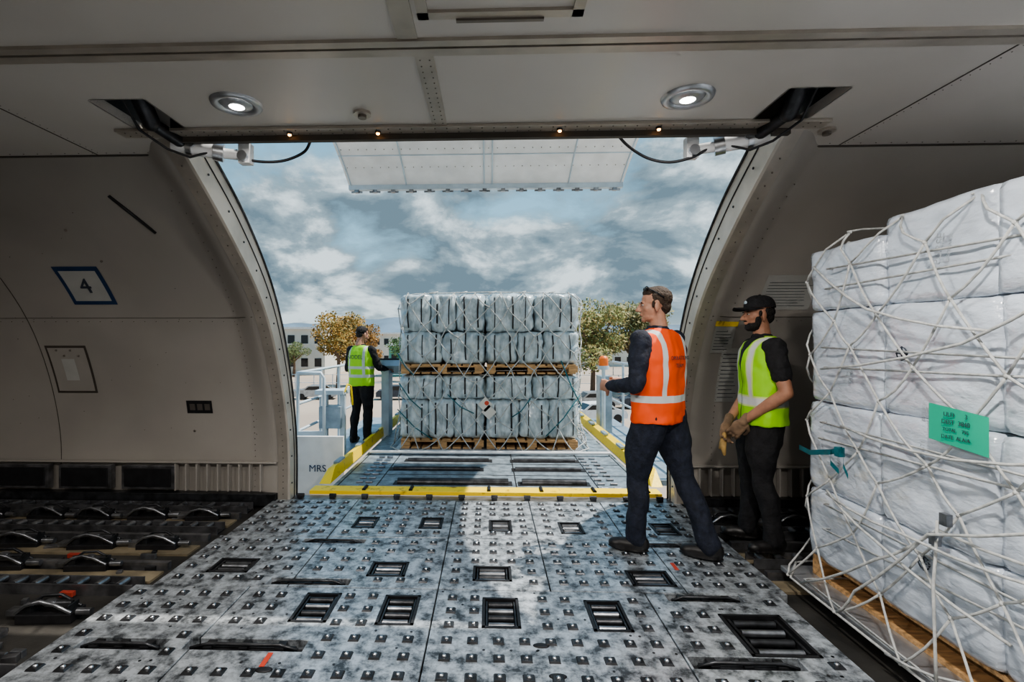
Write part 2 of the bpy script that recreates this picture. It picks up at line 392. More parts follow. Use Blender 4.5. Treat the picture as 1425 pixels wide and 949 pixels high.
# ------------------------------------------------------------ floor
mb=MB(); mb.bx(-8,7.9,-1.1,4.66,-.14,-.07); mb.obj('floor',[M['under']])
mb=MB()
Yr=[-.6,.55,1.2,2.08,2.95,3.72,4.60]
Xr=[[-2.1,-1.25,-.3,.5,1.66],[-2.1,-1.25,-.3,.5,1.66],[-2.1,-1.3,-.3,.42,1.66],[-2.12,-1.42,-.3,.9,1.66],[-2.02,-1.2,-.3,.36,1.15,1.72],[-1.98,-1.2,-.3,.36,1.0,1.72]]
for r in range(6):
    for a,b in zip(Xr[r],Xr[r][1:]): mb.bx(a+.004,b-.004,Yr[r]+.004,Yr[r+1]-.004,-.05,0)
fg=group('ball_mat_floor')
pl=mb.obj('floor_plates',[M['alu']],fg)
T=[(-.948,2.73,.2,.3),(-.49,2.72,.2,.3),(.064,2.71,.2,.3),(.63,2.70,.2,.3),(-.644,3.2,.24,.2),(0.02,3.16,.24,.2),(-1.66,3.22,.26,.2),(.99,3.13,.26,.2),
(-.99,4.02,.18,.24),(-.46,4.02,.18,.24),(.09,3.98,.18,.24),(.64,3.95,.18,.24),(1.36,3.95,.18,.24),(1.38,2.55,.32,.36),(-.9,1.6,.2,.3),(.1,1.6,.2,.3),(.9,1.6,.2,.3)]
S=[(-1.17,2.38,.58,.09),(-1.77,2.37,.42,.09),(-1.09,3.02,.5,.08),(-1.13,3.64,.46,.07),(1.22,2.90,.42,.08),(1.165,2.32,.5,.09),(1.2,3.64,.4,.07)]
O=[(-1.0,2.2),(.25,2.42),(.3,2.2)]
cu=MB()
for x,y,w,h in T+S: cu.box((x,y,0),(w,h,.2))
co=cu.obj('cut',[M['black']])
bm_=pl.modifiers.new('bo','BOOLEAN'); bm_.object=co; bm_.operation='DIFFERENCE'; bm_.solver='EXACT'
bv=pl.modifiers.new('b','BEVEL'); bv.width=.004; bv.segments=2; bv.limit_method='ANGLE'
bake(pl); bpy.data.objects.remove(co)
if not pl.data.materials: pl.data.materials.append(M['alu'])
mb=MB()
for x,y,w,h in T:
    mb.bx(x-w/2,x+w/2,y-h/2,y+h/2,-.06,-.04,0)
    for (a,b,c,d) in((-w/2,-w/2+.015,-h/2,h/2),(w/2-.015,w/2,-h/2,h/2),(-w/2,w/2,-h/2,-h/2+.015),(-w/2,w/2,h/2-.015,h/2)): mb.bx(x+a,x+b,y+c,y+d,-.04,.004,0)
    k=4
    for i in range(k):
        yy=y-h/2+h*(i+.7)/(k+.4); mb.cyl((x-w*.33,yy,-.018),(x+w*.33,yy,-.018),min(.018,h/12),1 if i%2 else 2,10)
    mb.bx(x-w*.4,x-w*.36,y-h*.4,y+h*.4,-.04,-.004,1); mb.bx(x+w*.36,x+w*.4,y-h*.4,y+h*.4,-.04,-.004,1)
for x,y,w,h in S:
    mb.bx(x-w/2,x+w/2,y-h/2,y+h/2,-.06,-.045,0)
    mb.cyl((x-w*.42,y,-.022),(x+w*.42,y,-.022),.017,1,10)
    mb.tube([(x-w*.45,y-h*.2,-.01),(x-w*.3,y-h*.2,.012),(x+w*.3,y-h*.2,.012),(x+w*.45,y-h*.2,-.01)],.008,1)
    for k in(-.3,0,.3): mb.box((x+w*k,y,-.008),(.04,h*.7,.02),1)
for x,y in O: mb.ell((x,y,.001),(.04,.022,.003),0,16,4)
mb.obj('roller_trays',[M['black'],M['dkmetal'],M['gunmetal']],fg)
mb=MB()
cells=[]
for r in range(6):
    for a,b in zip(Xr[r],Xr[r][1:]):
        nx=max(2,round((b-a-.06)/.13)); ny=max(2,round((Yr[r+1]-Yr[r]-.06)/.14))
        for i in range(nx):
            for j in range(ny):
                x=a+.03+(b-a-.06)*(i+.5)/nx; y=Yr[r]+.03+(Yr[r+1]-Yr[r]-.06)*(j+.5)/ny
                cells.append((x,y))
for x,y in cells:
    if any(abs(x-t[0])<t[2]/2+.035 and abs(y-t[1])<t[3]/2+.035 for t in T+S): continue
    q=.027
    mb.add([(x-q,y-q,.0),(x+q,y-q,.0),(x+q,y+q,.0),(x-q,y+q,.0),(x-q*.8,y-q*.8,.008),(x+q*.8,y-q*.8,.008),(x+q*.8,y+q*.8,.008),(x-q*.8,y+q*.8,.008)],[(4,5,6,7),(0,1,5,4),(1,2,6,5),(2,3,7,6),(3,0,4,7)],0)
    mb.ell((x,y,.008),(.012,.012,.010),1,10,6)
for k in range(520):
    r=random.choice(cells); x,y=r[0]+R(-.07,.07),r[1]+random.choice((-.07,.07))
    if not(-2.0<x<1.62 and 0<y<4.56) or any(abs(x-t[0])<t[2]/2+.01 and abs(y-t[1])<t[3]/2+.01 for t in T+S): continue
    mb.cyl((x,y,0),(x,y,.0015),.007,0,8)
mb.obj('ball_transfer_units',[M['dkmetal'],M['steel']],fg)
mb=MB()
for x,y in((-1.02,2.27),(1.2,3.3)): mb.bx(x-.012,x+.012,y-.05,y+.05,0,.002)
mb.obj('floor_marks',[mat('red_mark',(.5,.06,.03),.6)],fg)
mb=MB()
for i in range(12):
    x=XL+.1+i*.3
    if x<XR: mb.box((x,4.625,.015),(.05,.05,.03),0); mb.cyl((x-.03,4.625,.03),(x+.03,4.625,.03),.015,0,10)
mb.bx(XL,XR,4.6,4.735,-.08,-.005,1)
mb.obj('door_sill',[M['dkmetal'],M['alu3']],bevel=.003)
tg_=group('cargo_roller_track')
def track(x0,x1,y,ins):
    ins.bx(x0,x1,y-.06,y-.05,-.07,-.005,0); ins.bx(x0,x1,y+.05,y+.06,-.07,-.005,0); ins.bx(x0,x1,y-.05,y+.05,-.07,-.06,1)
    n=int((x1-x0)/.13)
    for i in range(n):
        x=x0+.07+i*.13
        ins.cyl((x,y-.045,-.02),(x,y+.045,-.02),.022,2,10)
for x0,x1,ys in((-7.9,-2.14,(4.44,3.95,3.0,2.15,1.5,.8)),(1.78,7.8,(4.44,4.0,3.5))):
    mb=MB()
    for y in ys: track(x0,x1,y,mb)
    for y in(4.26,3.78,3.30): mb.bx(x0,x1,y-.02,y+.02,-.07,-.02,0)
    mb.bx(x0,x1,3.50,3.66,-.07,-.055,4); mb.bx(x0,x1,3.10,3.24,-.07,-.055,4); mb.bx(x0,x1,4.05,4.20,-.07,-.055,4)
    mb.obj('track_rails',[M['alu3'],M['black'],M['gunmetal'],M['dkmetal'],M['tan']],tg_)
def latch(mb,x,y,s=1,rot=0):
    Rm=Matrix.Rotation(rot,3,'Z')
    def T_(p): return Rm@(Vector(p)*s)+Vector((x,y,0))
    mb.box(T_((0,0,-.045)),(.3*s,.12*s,.05),0,Rm)
    mb.box(T_((-.1,0,-.005)),(.05*s,.09*s,.05*s),1,Rm); mb.box(T_((.1,0,-.005)),(.05*s,.09*s,.05*s),1,Rm)
    mb.tube([T_((-.16,-.04,-.02)),T_((-.1,-.05,.03)),T_((-.02,-.05,.05)),T_((.06,-.05,.03)),T_((.14,-.04,-.02))],.011*s,2,8)
    mb.tube([T_((-.16,.04,-.02)),T_((-.08,.05,.035)),T_((.02,.05,.04)),T_((.14,.04,-.02))],.010*s,1,8)
    mb.cyl(T_((-.12,0,.015)),T_((.12,0,.015)),.018*s,1,10); mb.ell(T_((0,0,.02)),(.04*s,.035*s,.022*s),2,10,6)
    mb.cyl(T_((.16,-.02,-.02)),T_((.24,-.02,-.02)),.02*s,2,8); mb.box(T_((-.2,.01,-.03)),(.07*s,.06*s,.03),2,Rm)
mb=MB()
for y,xa_,st_ in((4.2,-2.42,.46),(3.62,-2.4,.52),(3.28,-2.62,.62),(2.68,-2.38,.55),(2.4,-2.7,.7)):
    x=xa_
    while x>-4.9: latch(mb,x+R(-.05,.05),y+R(-.02,.02),R(.85,1.1),R(-.12,.12)); x-=st_
for x,y in((1.98,4.2),(2.5,4.2),(3.2,4.2),(3.8,4.2)): latch(mb,x,y,1,0)
mb.obj('restraint_latches',[M['black'],M['dkmetal'],M['gunmetal']],tg_,bevel=.004)
mb=MB()
for k in range(90):
    x=R(-4.8,-2.2); y=R(2.2,4.45); mb.box((x,y,-.055),(R(.03,.12),R(.02,.06),R(.02,.04)),k%3,Matrix.Rotation(random.choice((0,0,.3)),3,'Z'))
for x,y in((-2.9,3.42),(-3.7,3.42),(-2.5,2.9)): mb.box((x,y,-.04),(.08,.03,.03),3)
mb.obj('track_fittings',[M['dkmetal'],M['gunmetal'],M['alu3'],mat('red_handle',(.35,.05,.03),.5)],tg_,bevel=.003)

# ------------------------------------------------------------ open cargo door
g=group('cargo_door')
prof=dense([(2.98,2.86),(3.35,3.28),(4.0,3.66),(4.8,3.83),(5.5,3.78),(6.0,3.62),(6.42,3.42)],5)
mb=MB(); xa,xb=-1.79,1.68
n=len(prof)
vs=[(x,y,z+o) for x in(xa,xb) for o in(0,.14) for y,z in prof]
def q(a,b):
    for k in range(n-1): mb.add([vs[a*n+k],vs[b*n+k],vs[b*n+k+1],vs[a*n+k+1]],[(0,1,2,3)],0,True)
q(0,2);q(1,3);q(0,1);q(2,3)
mb.add([vs[n-1],vs[2*n-1],vs[4*n-1],vs[3*n-1]],[(0,1,2,3)],0)
for x in(xa+.03,-1.05,-.06,.04,1.0,xb-.03):
    mb.tube([(x,y,z-.004) for y,z in prof],.010,1,5)
for i in(6,12,18,24,29):
    y,z=prof[i]; mb.cyl((xa,y,z-.003),(xb,y,z-.003),.007,1,6)
for i in range(14,30,3):
    for k in range(34): mb.ell((xa+.06+(xb-xa-.12)*k/33,prof[i][0],prof[i][1]-.003),(.006,.006,.006),2,5,4)
for x in(-1.35,-.85,.5,1.15): mb.box((x,prof[20][0],prof[20][1]-.01),(.22,.12,.02),1)
y,z=prof[-1]
mb.bx(xa,xb,y-.06,y+.02,z-.03,z+.14,1)
for k in range(15):
    x=xa+.1+(xb-xa-.2)*k/14; mb.box((x,y-.03,z-.045),(.05,.05,.04),3); mb.cyl((x-.07,y-.03,z-.055),(x+.07,y-.03,z-.055),.012,3,8)
mb.obj('door_panel',[M['white'],M['railp'],M['rivet'],M['gunmetal']],g)

# ------------------------------------------------------------ cargo helpers
def pallet_wood(mb,x0,x1,y0,y1,z0,mi=0,h=.13):
    k=max(3,int((x1-x0)/.13))
    for zz in(z0,z0+h-.022):
        for i in range(k):
            w=(x1-x0)/k; mb.bx(x0+i*w,x0+i*w+w*.8,y0,y1,zz,zz+.02,mi)
    for yy in(y0,(y0+y1)/2-.04,y1-.08):
        mb.bx(x0,x1,yy+.002,yy+.078,z0+h-.042,z0+h-.022,mi)
        for xx in(x0,(x0+x1)/2-.06,x1-.12): mb.bx(xx,xx+.12,yy,yy+.08,z0+.02,z0+h-.042,mi)
def net(mb,x0,x1,y0,y1,z0,z1,ds,dz,r,flare,mi=0,off=.02,jit=.02,seed=3):
    W,D=x1-x0,y1-y0; per=2*(W+D); n=int(round(per/ds/2))*2; ds=per/n; nz=max(2,int(round((z1-z0)/dz))); dz=(z1-z0)/nz
    rnd=random.Random(seed)
    J={}
    def P(s,z,o):
        s=s%per
        if s<W: p=(x0+s,y0,0,-1)
        elif s<W+D: p=(x1,y0+s-W,1,0)
        elif s<2*W+D: p=(x1-(s-W-D),y1,0,1)
        else: p=(x0,y1-(s-2*W-D),-1,0)
        cx,cy=(x0+x1)/2,(y0+y1)/2
        k=max(0,(z0+.55-z)/.55); o=o+flare*k*k
        t=max(0,(z-(z1-.08))/.08)*.05
        X,Y=p[0]+p[2]*o,p[1]+p[3]*o
        dx=max(0,abs(X-cx)-(W/2-.1)); dy=max(0,abs(Y-cy)-(D/2-.1)); L=math.hypot(dx,dy)
        m=.1+o
        if dx>0 and dy>0 and L>m: X=cx+math.copysign(W/2-.1+dx*m/L,X-cx); Y=cy+math.copysign(D/2-.1+dy*m/L,Y-cy)
        return Vector((X+(cx-X)*t,Y+(cy-Y)*t,z))
    def N(i,j):
        k=(i%n,j)
        if k not in J: J[k]=(rnd.uniform(-jit,jit),rnd.uniform(-jit*1.3,jit*1.3) if 0<j<nz else 0)
        return (i*ds+J[k][0],z0+j*dz+J[k][1])
    for i in range(n):
        for j in range(nz+1):
            if (i+j)%2: continue
            s0,z_=N(i,j)
            mb.ell(P(s0,z_,off),(r*1.8,)*3,mi,8,5)
            for di in(-1,1):
                if j<nz:
                    s1,zz=N(i+di,j+1)
                    if di==-1 and i==0: s1-=per
                    if di==1 and i==n-1: s1+=per
                    sag=rnd.uniform(0,.03)
                    mb.tube([P(s0+(s1-s0)*t,z_+(zz-z_)*t-sag*math.sin(math.pi*t),off) for t in(0,.25,.5,.75,1)],r,mi,6)
    k=int(W/.35)
    for i in range(1,k):
        x=x0+W*i/k; mb.tube([(x,y0,z1),(x+.1,y0+.15,z1+.035),(x-.05,(y0+y1)/2,z1+.04),(x+.1,y1-.15,z1+.035),(x,y1,z1)],r,mi,6)
    k=int(D/.35)
    for i in range(1,k):
        y=y0+D*i/k; mb.tube([(x0,y,z1),(x0+.15,y+.1,z1+.035),((x0+x1)/2,y-.05,z1+.045),(x1-.15,y+.1,z1+.035),(x1,y,z1)],r,mi,6)
    pts=[P(per*i/120,z0,off) for i in range(121)]; mb.tube(pts,r*1.2,mi,6)
def ribbon(mb,pts,w,mi):
    vs=[]
    for p in pts: vs+=[(p[0],p[1],p[2]-w/2),(p[0],p[1],p[2]+w/2)]
    mb.add(vs,[(2*i,2*i+1,2*i+3,2*i+2) for i in range(len(pts)-1)],mi,True)

# right-hand wrapped cargo
g=group('netted_box_pallet')
X0,X1,Y0,Y1=1.98,4.3,.35,3.18
mb=MB(); mb.bx(X0-.12,X1+.1,Y0-.08,Y1+.1,0.0,.03,0); mb.obj('base_sheet',[M['alu2']],g,bevel=.004)
mb=MB(); pallet_wood(mb,X0+.02,X1,Y0,Y1,.03); mb.obj('wood_base',[M['wood']],g)
mb=MB(); zs=[.165,.58,1.10,1.64,2.06]
ys=[3.16,2.60,2.02,1.46,.9,.36]; sd=0
for ci in range(5):
    for xi in range(4):
        xa_=X0+xi*.575
        for l in range(4):
            sd+=1
            a,b=ys[ci+1],ys[ci]; z0,z1=zs[l],zs[l+1]
            if ci==0 and l==3: z1-=.06
            if ci>=1: z1+= .02 if l==3 else 0
            dx=R(-.02,.015) if xi==0 else 0
            if xi in(1,2) and 0<ci<4 and l<3: continue
            mb.bale((xa_+.2875+dx,(a+b)/2,(z0+z1)/2),(.585,(b-a)*1.02,(z1-z0)*1.01),0,16,20,.012,sd,6)
mb.obj('wrapped_boxes',[M['wrap']],g)
mb=MB(); net(mb,X0-.01,X1+.01,Y0-.01,Y1+.01,.03,2.06,.20,.235,.0056,.11,0,.038,.05); mb.obj('cargo_net',[M['rope']],g)
mb=MB()
for pts in(((X0-.06,2.9,.62),(X0-.10,2.5,.50),(X0-.06,1.9,.35)),((X0-.06,2.9,.60),(X0-.12,2.3,.60),(X0-.05,1.7,.62)),((X0-.05,1.5,1.12),(X0-.09,2.1,.98),(X0-.05,2.8,1.0)),((X0-.06,2.2,.70),(X0-.12,2.15,.45),(X0-.15,2.1,.05)),
    ((X0-.05,1.55,1.75),(X0-.05,2.1,1.45),(X0-.06,2.95,1.30)),((X0-.14,3.0,.05),(X0-.1,2.5,.40),(X0-.06,2.2,.66),(X0-.06,1.6,.70)),((X0-.05,1.6,.9),(X0-.1,2.2,.64),(X0-.12,2.6,.2),(X0-.14,2.7,.04)),
    ((X0-.04,3.05,1.9),(X0-.06,2.6,1.62),(X0-.05,2.0,1.5)),((X0-.16,2.35,.04),(X0-.13,2.0,.14),(X0-.12,1.6,.2))):
    P_=[Vector(p) for p in pts]; o=[]
    for a,b in zip(P_,P_[1:]):
        for t in(0,.33,.66): o.append(a.lerp(b,t)+Vector((-.02,0,-.02*math.sin(math.pi*t))))
    o.append(P_[-1]+Vector((-.02,0,0))); mb.tube(o,.0065,0,6)
for y,z in((2.15,.72),(2.2,.62)): mb.box((X0-.09,y,z),(.025,.035,.05),1)
mb.obj('tie_down_ropes',[M['rope'],M['gunmetal']],g)
mb=MB()
ribbon(mb,[(X0-.05,3.2,.80),(X0-.08,3.05,.80),(X0-.07,2.88,.84),(X0-.09,2.76,.88)],.03,0)
ribbon(mb,[(X0-.07,2.88,.84),(X0-.10,2.84,.79),(X0-.08,2.80,.75)],.03,0)
ribbon(mb,[(X0-.08,2.76,.88),(X0-.10,2.74,.80),(X0-.08,2.73,.74)],.03,0)
mb.box((X0-.085,2.79,.86),(.03,.04,.05),0)
mb.obj('teal_strap',[M['teal']],g)
mb=MB(); ribbon(mb,[(X0-.065,2.26,1.115),(X0-.075,2.12,1.105),(X0-.07,1.99,1.09)],.155,0); mb.obj('green_tag',[M['tag']],g)
rx=(math.pi/2,0,-math.pi/2)
for i,(s_,sz) in enumerate((('ULD      3',.026),('DEST  3840',.026),('TOTAL    795',.020),('DATE  ALAIA',.022))):
    text(s_,'tag_text',sz,M['ink'],(X0-.079,2.12,1.155-.031*i),rx,g)
M['print']=mat('print_grey',(.36,.40,.44),.6)
for y,z,rr,s_,sz in((2.78,1.33,1.35,"SAMARITAN'S",.035),(2.34,1.02,1.5,'INTERNATIONAL RELIEF',.03),(2.26,1.86,1.4,'PURSE',.05),(2.21,1.86,1.4,"BOSTON MA",.02),(1.7,1.4,-1.3,"SAMARITAN'S",.05),(2.3,.5,1.2,'RELIEF',.04),(2.9,.72,1.4,"SAMARITAN'S",.03)):
    eul=(Matrix.Rotation(-math.pi/2,4,'Z')@Matrix.Rotation(math.pi/2,4,'X')@Matrix.Rotation(rr,4,'Z')).to_euler()
    text(s_,'box_print',sz,M['print'],(X0-.022,y,z),eul,g)
mb=MB()
for y,z in((2.46,1.40),(2.34,.46)):
    n=24; mb.tube([(X0-.02,y+.03*math.cos(t*2*math.pi/n),z+.03*math.sin(t*2*math.pi/n)) for t in range(n+1)],.003,0,4)
    mb.box((X0-.02,y,z),(.004,.006,.07),0); mb.box((X0-.02,y,z),(.004,.07,.006),0)
mb.obj('box_logo',[M['ink']],g)

# outside cargo on loader
g=group('netted_bale_pallet')
X0,X1,Y0,Y1=-1.2,1.2,6.72,9.6; zb=0.0
mb=MB(); mb.bx(X0-.05,X1+.05,Y0-.06,Y1+.06,zb,zb+.02); mb.obj('base_sheet',[M['alu2']],g)
mb=MB()
for a,b in((X0+.02,-.07),(-.03,X1-.02)):
    for z in(.02,1.02): 
        pallet_wood(mb,a,b,Y0,Y0+1.4,z); pallet_wood(mb,a,b,Y1-1.4,Y1,z)
mb.obj('wood_pallets',[M['wood']],g)
mb=MB(); st=MB(); sd=50
rows={ (0,0):((.34,.64),(.5,)),(0,1):((.5,),(.36,.66)),(1,0):((.36,.68),(.5,)),(1,1):((.34,.62),(.52,))}
for hi_,(a,b) in enumerate(((X0,-.06),(-.04,X1))):
    for li,(z0,z1) in enumerate(((.15,1.0),(1.15,2.09))):
        zc=z0
        for r in range(2):
            h=(z1-z0)*((.62,.38) if li==0 else (.46,.54))[r]
            cuts=[0]+list(rows[(hi_,li)][r])+[1]
            for c0,c1 in zip(cuts,cuts[1:]):
                xa_,xb_=a+(b-a)*c0,a+(b-a)*c1; w=xb_-xa_
                for d in range(3):
                    sd+=1; dd=(Y1-Y0)/3
                    if d==1 and 0<c0 and c1<1: continue
                    cx=(xa_+xb_)/2; cz=zc+h/2; cy=Y0+dd*(d+.5)+R(-.02,.02)
                    mb.bale((cx,cy,cz),(w*1.03,dd*.98,h*1.03),0,14,8,.040,sd,9)
                    if d==0:
                        for o in ((-.3,.05,.33) if w>.5 else (-.22,.25)):
                            xx=cx+o*w+R(-.015,.015); fy=cy-dd*.49-.022
                            ribb=[(xx,fy+.10,cz-h*.49),(xx+R(-.01,.01),fy+.015,cz-h*.37),(xx,fy-.01,cz-h*.1),(xx,fy-.01,cz+h*.1),(xx+R(-.01,.01),fy+.015,cz+h*.37),(xx,fy+.10,cz+h*.49)]
                            vs=[]; wd=R(.006,.012)
                            for p in ribb: vs+=[(p[0]-wd,p[1],p[2]),(p[0]+wd,p[1],p[2])]
                            st.add(vs,[(2*k,2*k+1,2*k+3,2*k+2) for k in range(5)],0,True)
            zc+=h
mb.obj('wrapped_bales',[M['bale']],g); st.obj('bale_bands',[M['cable']],g)
mb=MB(); net(mb,X0,X1,Y0,Y1,.02,2.1,.165,.21,.0075,.10,0,.04,.05,5); mb.obj('cargo_net',[M['rope']],g)
mb=MB()
for (a,b) in(((-1.2,.9),(-.9,.55)),((-1.22,.55),(-.75,.15)),((.75,.2),(1.2,.75)),((.95,1.2),(1.22,.6)),((-.55,.75),(-.2,.5)),((.3,.45),(.55,.7)),((-1.22,1.3),(-1.0,1.0))):
    mb.tube([(a[0],Y0-.05,a[1]),((a[0]+b[0])/2,Y0-.06,(a[1]+b[1])/2-.04),(b[0],Y0-.05,b[1])],.008,0,6)
mb.obj('teal_strap',[M['teal']],g)
mb=MB()
for x,z in((-.05,.62),(.0,.52)): mb.box((x,Y0-.07,z),(.14,.006,.14),0,Matrix.Rotation(.785,3,'Y'))
mb.cyl((-.03,Y0-.074,.64),(-.03,Y0-.078,.64),.03,1,12)
mb.obj('hazard_label',[M['paper'],mat('label_red',(.6,.08,.04),.6)],g)

# ------------------------------------------------------------ loader
g=group('cargo_loader')
mb=MB()
mb.bx(-1.6,1.6,4.94,10.3,-.16,-.02,0)
for y in(5.0,5.55,6.05,6.5): mb.bx(-1.55,1.55,y-.008,y+.008,-.021,-.017,1)
for x in(-1.55,-1.15,.28,1.1,1.55): mb.bx(x-.006,x+.006,4.95,6.6,-.021,-.016,1)
mb.obj('deck',[M['deck'],M['black']],g,bevel=.004)
mb=MB()
for y,r_,segs in((5.22,.05,((-.95,.2),(.34,1.0))),(5.78,.03,((-1.1,-.1),(.3,1.05))),(6.2,.03,((-1.0,0),(.3,1.05)))):
    for a,b in segs:
        mb.bx(a-.04,b+.04,y-.07,y+.07,-.022,-.014,0)
        mb.cyl((a,y,-.014),(b,y,-.014),r_,1,16)
for x in(-1.35,-1.25,1.15,1.28):
    for k in range(9):
        y=5.05+k*.16; mb.cyl((x-.035,y,-.012),(x+.035,y,-.012),.018,2,8)
mb.cyl((-1.55,6.5,.02),(1.55,6.5,.02),.02,3,12)
mb.obj('rollers',[M['black'],M['dkmetal'],M['gunmetal'],M['white']],g)
mb=MB()
mb.bx(-1.72,1.62,4.76,4.93,-.14,.03,0)
for x in(-1.4,-.95,-.2,.3,.8,1.3): mb.box((x,4.95,.0),(.16,.03,.04),2); mb.cyl((x+.2,4.78,.035),(x+.2,4.9,.035),.018,2,8)
for sg in(-1,1):
    X=sg*1.7
    vs=[(X-.06,5.15,-.02),(X+.06,5.15,-.02),(X+.06,9.8,-.02),(X-.06,9.8,-.02),(X-.03,5.35,.09),(X+.05,5.35,.12),(X+.05,9.8,.12),(X-.03,9.8,.09)]
    mb.add(vs,[(0,3,2,1),(4,5,6,7),(0,1,5,4),(1,2,6,5),(2,3,7,6),(3,0,4,7)],0)
    for k in range(5): mb.box((X-.02*sg,5.6+k*.9,.12),(.06,.25,.03),1)
mb.obj('guide_rails',[M['yellow'],M['greyblue'],M['black']],g,bevel=.004)
mb=MB()
for sg,y0 in((-1,6.3),(1,5.7)):
    xa_,xb_=(sg*1.78,sg*2.5) if sg>0 else (-2.5,-1.78)
    mb.bx(xa_,xb_,y0,10.2,-.16,-.1,0)
    xo=sg*2.46
    for k in range(5):
        y=y0+.1+k*.88; mb.cyl((xo,y,-.1),(xo,y,1.05),.022,1,10)
    for z in(.3,.65,1.05): mb.tube([(xo,y0+.1,z),(xo,10.1,z)],.02,1,8)
    mb.tube([(xo,y0+.1,1.05),(xo-sg*.3,y0+.1,1.05),(xo-sg*.34,y0+.1,.98),(xo-sg*.34,y0+.1,-.1)],.02,1,8)
    mb.bx(min(xo,xo-sg*.34),max(xo,xo-sg*.34),y0+.08,y0+.12,-.05,.3,1)
mb.obj('side_walkways',[M['greyblue'],M['railp']],g)
mb=MB()
mb.bx(-2.62,-1.80,6.16,6.20,-.85,.28,0); mb.obj('side_panel',[M['white']],g,bevel=.006)
text('MRS','panel_text',.12,M['blue'],(-2.12,6.152,-.12),(math.pi/2,0,0),g)
mb=MB()
mb.box((-1.62,7.95,.45),(.12,.3,1.1),0); mb.box((-1.55,7.9,1.05),(.36,.42,.1),1,Matrix.Rotation(-.35,3,'X'))
mb.box((-1.55,7.86,1.13),(.3,.3,.03),2,Matrix.Rotation(-.35,3,'X'))
for k in range(5): mb.cyl((-1.67+.06*k,7.82,1.10),(-1.67+.06*k,7.80,1.17),.012,3,8)
mb.obj('control_console',[M['railp'],M['greyblue'],M['black'],M['yellow']],g,bevel=.006)
mb=MB()
for x,y in((-2.3,7.0),(-2.05,7.0)): mb.box((x,y,.3),(.07,.07,.9),0)
mb.box((-2.2,7.0,.75),(.4,.3,.06),0); mb.box((-2.2,7.0,.4),(.3,.26,.3),1); mb.tube([(-2.0,6.9,.75),(-1.97,6.95,.86),(-1.95,7.05,.82),(-1.94,7.1,.55)],.014,2,8)
mb.obj('equipment_box',[M['railp'],M['greyblue'],M['yellow']],g,bevel=.006)
mb=MB()
mb.cyl((1.85,8.2,-.1),(1.85,8.2,1.0),.03,0,10); mb.cyl((1.85,8.2,1.0),(1.85,8.2,1.06),.09,0,14); mb.loft([(1.85,8.2,1.06,.075,.075),(1.85,8.2,1.18,.07,.07),(1.85,8.2,1.22,.04,.04)],1)
mb.box((1.95,8.6,.4),(.2,.3,.95),2)
mb.obj('worker_stand_in_beacon',[M['railp'],mat('orange_plastic',(.85,.18,.03),.4),M['greyblue']],g,bevel=.005)  # made-up orange beacon post standing in for a worker in an orange cap
mb=MB()
mb.bx(-1.5,1.5,5.2,11,-3.9,-3.5,0)
for x in(-1.3,1.3):
    mb.box((x,7.8,-1.85),(.12,5.0,.22),1,Matrix.Rotation(.62,3,'X')); mb.box((x*.9,7.8,-1.85),(.12,5.0,.22),1,Matrix.Rotation(-.62,3,'X'))
for x in(-1.5,1.5):
    for y in(5.8,7.2,9.2,10.4): mb.cyl((x-.18,y,-4.12),(x+.18,y,-4.12),.48,2,24); mb.cyl((x-.19,y,-4.12),(x+.19,y,-4.12),.2,1,16)
mb.obj('chassis',[M['greyblue'],M['railp'],M['black']],g)

# ------------------------------------------------------------ outdoors
GZ=-4.6
mb=MB(); mb.bx(-500,500,4.8-60,900,GZ-.5,GZ); mb.obj('ground',[mat('apron_concrete',(.42,.34,.27),.85,0,.12,.08,.1,3)])
def tree(loc,h,rad,c1,c2,nleaf=3800,seed=1):
    rnd=random.Random(seed); g=group('tree',loc); mb=MB()
    mb.tube([(0,0,0),(.1,.05,h*.3),(0,0,h*.55),(.1,.1,h*.8)],.2,0,8,[.28,.22,.16,.07])
    lobes=[]
    for i in range(13):
        a=rnd.uniform(0,6.28); q=rnd.uniform(.1,.75)*rad
        c=Vector((math.cos(a)*q,math.sin(a)*q,h*rnd.uniform(.42,.86))); lobes.append((c,rad*rnd.uniform(.28,.5)))
        mb.tube([(0,0,h*.4),(c*.5+Vector((0,0,h*.22))).to_tuple(),c.to_tuple()],.1,0,6,[.14,.08,.03])
    mb.obj('trunk',[mat('bark',(.16,.11,.08),.9)],g)
    lf=MB()
    for i in range(nleaf):
        c,r=rnd.choice(lobes); d=Vector((rnd.gauss(0,1),rnd.gauss(0,1),rnd.gauss(0,1))).normalized()*r*rnd.uniform(.5,1.08)
        d.z*=.8; p=c+d; s=rnd.uniform(.10,.22)*h/10
        u=Vector((rnd.gauss(0,1),rnd.gauss(0,1),rnd.gauss(0,1))).normalized(); v=u.orthogonal().normalized()
        lf.add([p-u*s,p+v*s*.6,p+u*s,p-v*s*.6],[(0,1,2,3)],0 if rnd.random()<.55 else 1)
    lf.obj('foliage',[mat('leaf_a',c1,.7,0,.3,1),mat('leaf_b',c2,.7,0,.3,1)],g)
tree((-18.8,62,GZ),10.2,4.0,(.38,.23,.06),(.25,.20,.06),5200,seed=1)
tree((-17.2,68,GZ),9.6,3.0,(.36,.19,.05),(.22,.14,.05),seed=2)
tree((-11.8,75,GZ),7.6,3.2,(.10,.19,.05),(.06,.12,.04),seed=3)
tree((-6.0,95,GZ),6.8,3.5,(.09,.14,.05),(.06,.10,.04),seed=4)
tree((-33,84,GZ),6.2,3.0,(.10,.15,.05),(.16,.16,.06),seed=10)
tree((10.6,52,GZ),10.6,4.2,(.24,.26,.09),(.34,.27,.10),5200,seed=5)
tree((15.5,55,GZ),11.2,4.0,(.30,.26,.11),(.17,.19,.08),5200,seed=6)
